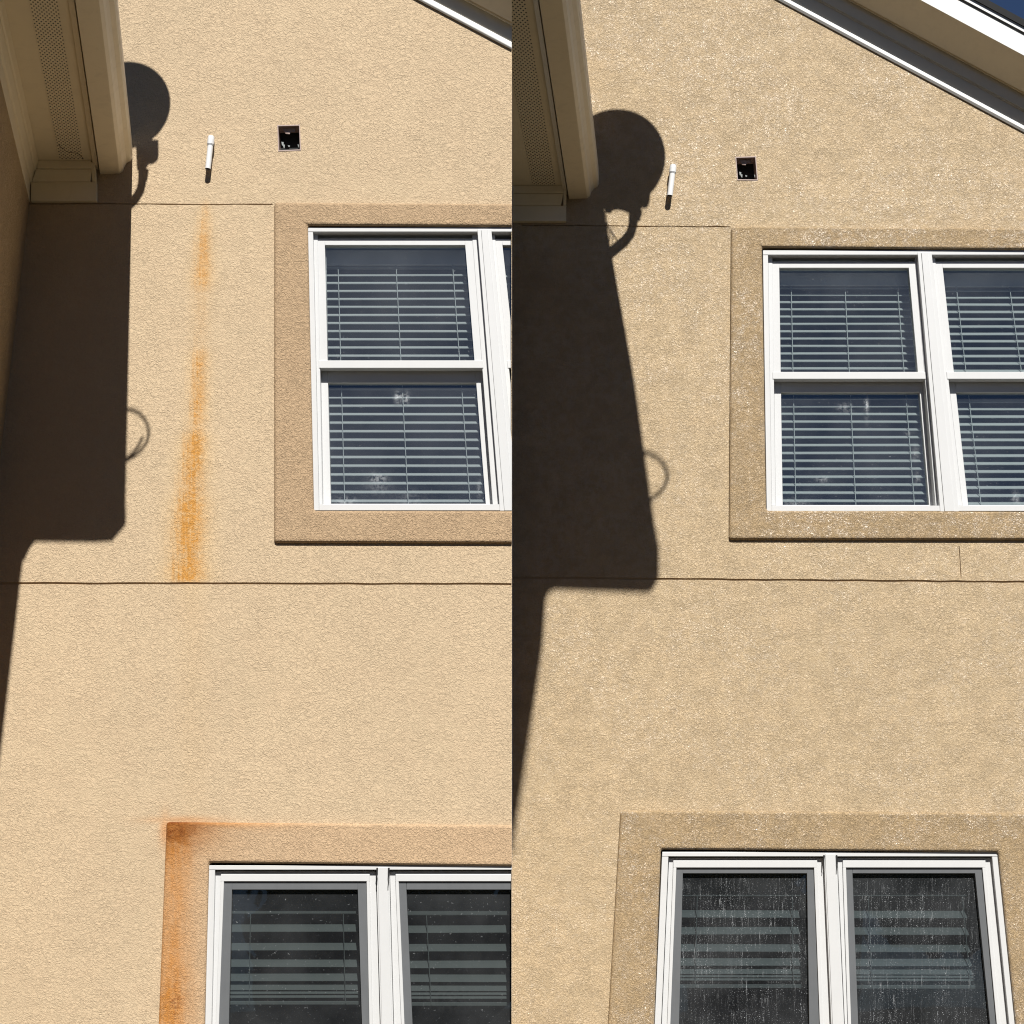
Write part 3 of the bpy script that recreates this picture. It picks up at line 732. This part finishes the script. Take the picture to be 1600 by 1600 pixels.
def wall_vent(F, q, label):
    c = F.W(*q[3], 0); t = thing('wall_vent', label, 'vent', c, 'square wall vents')
    mb = MB(); cx = sum(p[0] for p in q)/4; cy = sum(p[1] for p in q)/4
    def sc(k, dd): return [F.W(cx+(x-cx)*k, cy+(y-cy)*k, dd) for x, y in q]
    o, i = sc(1.01, .6), sc(.93, .6); ib = sc(.93, -24); ob = sc(1.01, -1)
    for a in range(4):
        b = (a+1) % 4
        mb.face([o[a], o[b], i[b], i[a]]); mb.face([i[a], i[b], ib[b], ib[a]]); mb.face([o[b], o[a], ob[a], ob[b]])
    obj('collar', mb, M['brownvent'], t)
    mb = MB(); mb.face(sc(.93, -23.5)); obj('duct', mb, M['black'], t)
    mb = MB()
    def loc(u, v, dd): 
        x = (q[0][0]*(1-u)+q[1][0]*u)*(1-v)+(q[3][0]*(1-u)+q[2][0]*u)*v
        y = (q[0][1]*(1-u)+q[1][1]*u)*(1-v)+(q[3][1]*(1-u)+q[2][1]*u)*v
        return F.W(x, y, dd)
    mb.prism([loc(.2, .06, -6), loc(.78, .06, -6), loc(.75, .2, -6), loc(.58, .17, -7), (loc(.5, .27, -7)), loc(.33, .25, -7), loc(.28, .15, -6)], Vector((0, 1.5*F.s, 0)))
    obj('broken_flap', mb, M['brownvent'], t)
    for (u, v, a, b) in ((.14, .62, .1, .14), (.2, .72, .09, .12), (.42, .76, .1, .05), (.86, .74, .05, .1)):
        mb = MB(); mb.prism([loc(u, v-.02, -3), loc(u+a, v, -3), loc(u+a*.8, v+b, -3.5), loc(u+.02, v+b*.8, -3.5)], Vector((0, 1.2*F.s, 0)))
        obj('debris', mb, M['slat_grey'], t)
    return t
wall_vent(LF, ventL, 'square dark vent opening in the rust-streaked wall, above the window surround')
wall_vent(RF, ventR, 'square dark vent opening in the washed wall, right of the white drain pipe')

# ================================================================== satellite dishes on the wing roofs
def dish(F, c, rx, ry, d, mast, lnb, bracket, label, rm, wires=()):
    def at(x, y, dd): return F.W(x-SX*dd, y-ST*dd, dd)
    foot = at(*mast[-1], d)
    t = thing('satellite_dish', label, 'satellite dish', foot, 'satellite dishes on the wing roofs')
    th = math.radians(25); kv = math.cos(th)+ST*math.sin(th); ctr = at(*c, d+6)
    ax = Vector((1, 0, 0)); ay = Vector((0, math.sin(th), math.cos(th))); az = Vector((0, -math.cos(th), math.sin(th)))
    A, B = rx*F.s, ry*F.s/kv; mb = MB(); R, n = 8, 48
    for side in (0, 1):
        i0 = len(mb.v)
        for r in range(R+1):
            q = r/R
            for m in range(n):
                w = 2*math.pi*m/n
                mb.v.append(ctr+ax*A*q*math.cos(w)+ay*B*q*math.sin(w)+az*(.16*A*(q*q-1)-side*.006))
        for r in range(R):
            for m in range(n):
                k = (m+1) % n; f = (i0+r*n+m, i0+r*n+k, i0+(r+1)*n+k, i0+(r+1)*n+m)
                mb.f.append(f if side == 0 else f[::-1])
    e0, e1 = R*n, (R+1)*n+R*n
    for m in range(n):
        k = (m+1) % n; mb.f.append((e0+m, e0+k, e1+k, e1+m))
    obj('reflector', mb, M['dish'], t, smooth=True)
    mb = MB(); mb.tube([at(x, y, d) for x, y in mast], rm*F.s, 14); obj('mast', mb, M['galv'], t, smooth=True)
    mb = MB()
    for q in bracket: mb.prism([at(x, y, d+4) for x, y in q], Vector((0, 8*F.s, 0)))
    obj('bracket', mb, M['galv'], t)
    for w in wires:
        mb = MB(); mb.tube([at(x, y, d+2) for x, y in w], .8*F.s, 6); obj('lead', mb, M['rubber'], t)
    mb = MB(); b0 = at(*bracket[0][0], d); l1 = at(lnb[0], lnb[1], d+70); mb.tube([b0, b0*.5+l1*.5-Vector((0, 0, .01)), l1], 3*F.s, 8)
    arm = obj('feed_arm', mb, M['galv'], t)
    mb = MB(); mb.tube([l1+Vector((0, -.01, -.035)), l1, l1+Vector((0, .03, .03))], [4.5*F.s, 6*F.s, 5*F.s], 12)
    obj('feed_horn', mb, M['dish'], arm)
    return t
dish(LF, (197, 165), 69, 68, 250, [(222, 235), (222.5, 268), (222, 285), (219, 298), (212, 310), (200, 322), (180, 345), (150, 440)], (241, 237),
     [[(212, 222), (246, 228), (246.5, 250), (240, 256), (232, 257), (226, 268), (214, 266)], [(226, 272), (231, 272), (231, 275), (226, 275)], [(226, 280), (230, 280), (230, 283), (226, 283)]],
     'grey satellite dish above the left eave, casting its oval shadow beside the gutter end', 6.5)
dish(RF, (960, 250), 79.5, 79, 300, [(990, 300), (989.5, 335), (989, 352), (985, 365), (976, 377), (964, 387), (950, 398), (930, 415)], (1008, 312),
     [[(938, 300), (1016, 300), (1014, 320), (1003, 324), (1000, 331), (982, 333), (974, 330), (966, 328), (958, 329), (953, 334), (946, 333)], [(994, 336), (1002, 336), (1002, 339), (994, 339)], [(994, 343), (1000, 343), (1000, 346), (994, 346)]],
     'grey satellite dish over the washed house, casting the large round shadow', 7.2,
     [[(944, 330), (949, 350), (958, 366), (966, 378)], [(947, 336), (948, 352), (953, 368), (951, 384)], [(953, 360), (958, 368), (956, 380)]])
def cable(F, pts, d, r, label):
    mb = MB()
    P = []
    for i in range(len(pts)-1):
        p0, p1, p2, p3 = (Vector((*pts[max(min(j, len(pts)-1), 0)], 0)) for j in (i-1, i, i+1, i+2))
        for s_ in range(6):
            u = s_/6; P.append(.5*((2*p1)+(p2-p0)*u+(2*p0-5*p1+4*p2-p3)*u*u+(3*p1-p0-3*p2+p3)*u**3))
    P.append(Vector((*pts[-1], 0)))
    mb.tube([F.W(p.x-SX*d, p.y-ST*d, d+1.2*i/len(P)) for i, p in enumerate(P)], r*F.s, 8)
    o = obj('cable', mb, M['rubber'], None, smooth=True); o['group'] = 'cable loops at the roof edges'
    return tag(o, label, 'cable', 'cable loops at the roof edges')
cable(LF, [(170, 650), (195, 640), (213, 643), (226, 655), (232, 671), (230, 688), (219, 704), (203, 716), (185, 726), (200, 714), (214, 699), (223, 682)], 520, 2.2, 'black cable loop at the left roof edge whose ring shadow falls beside the rust streak')
cable(RF, [(980, 700), (1006, 706), (1024, 713), (1038, 727), (1043, 743), (1039, 758), (1029, 770), (1016, 780), (990, 790)], 690, 2.6, 'black cable loop at the right roof edge whose ring shadow falls on the washed wall')
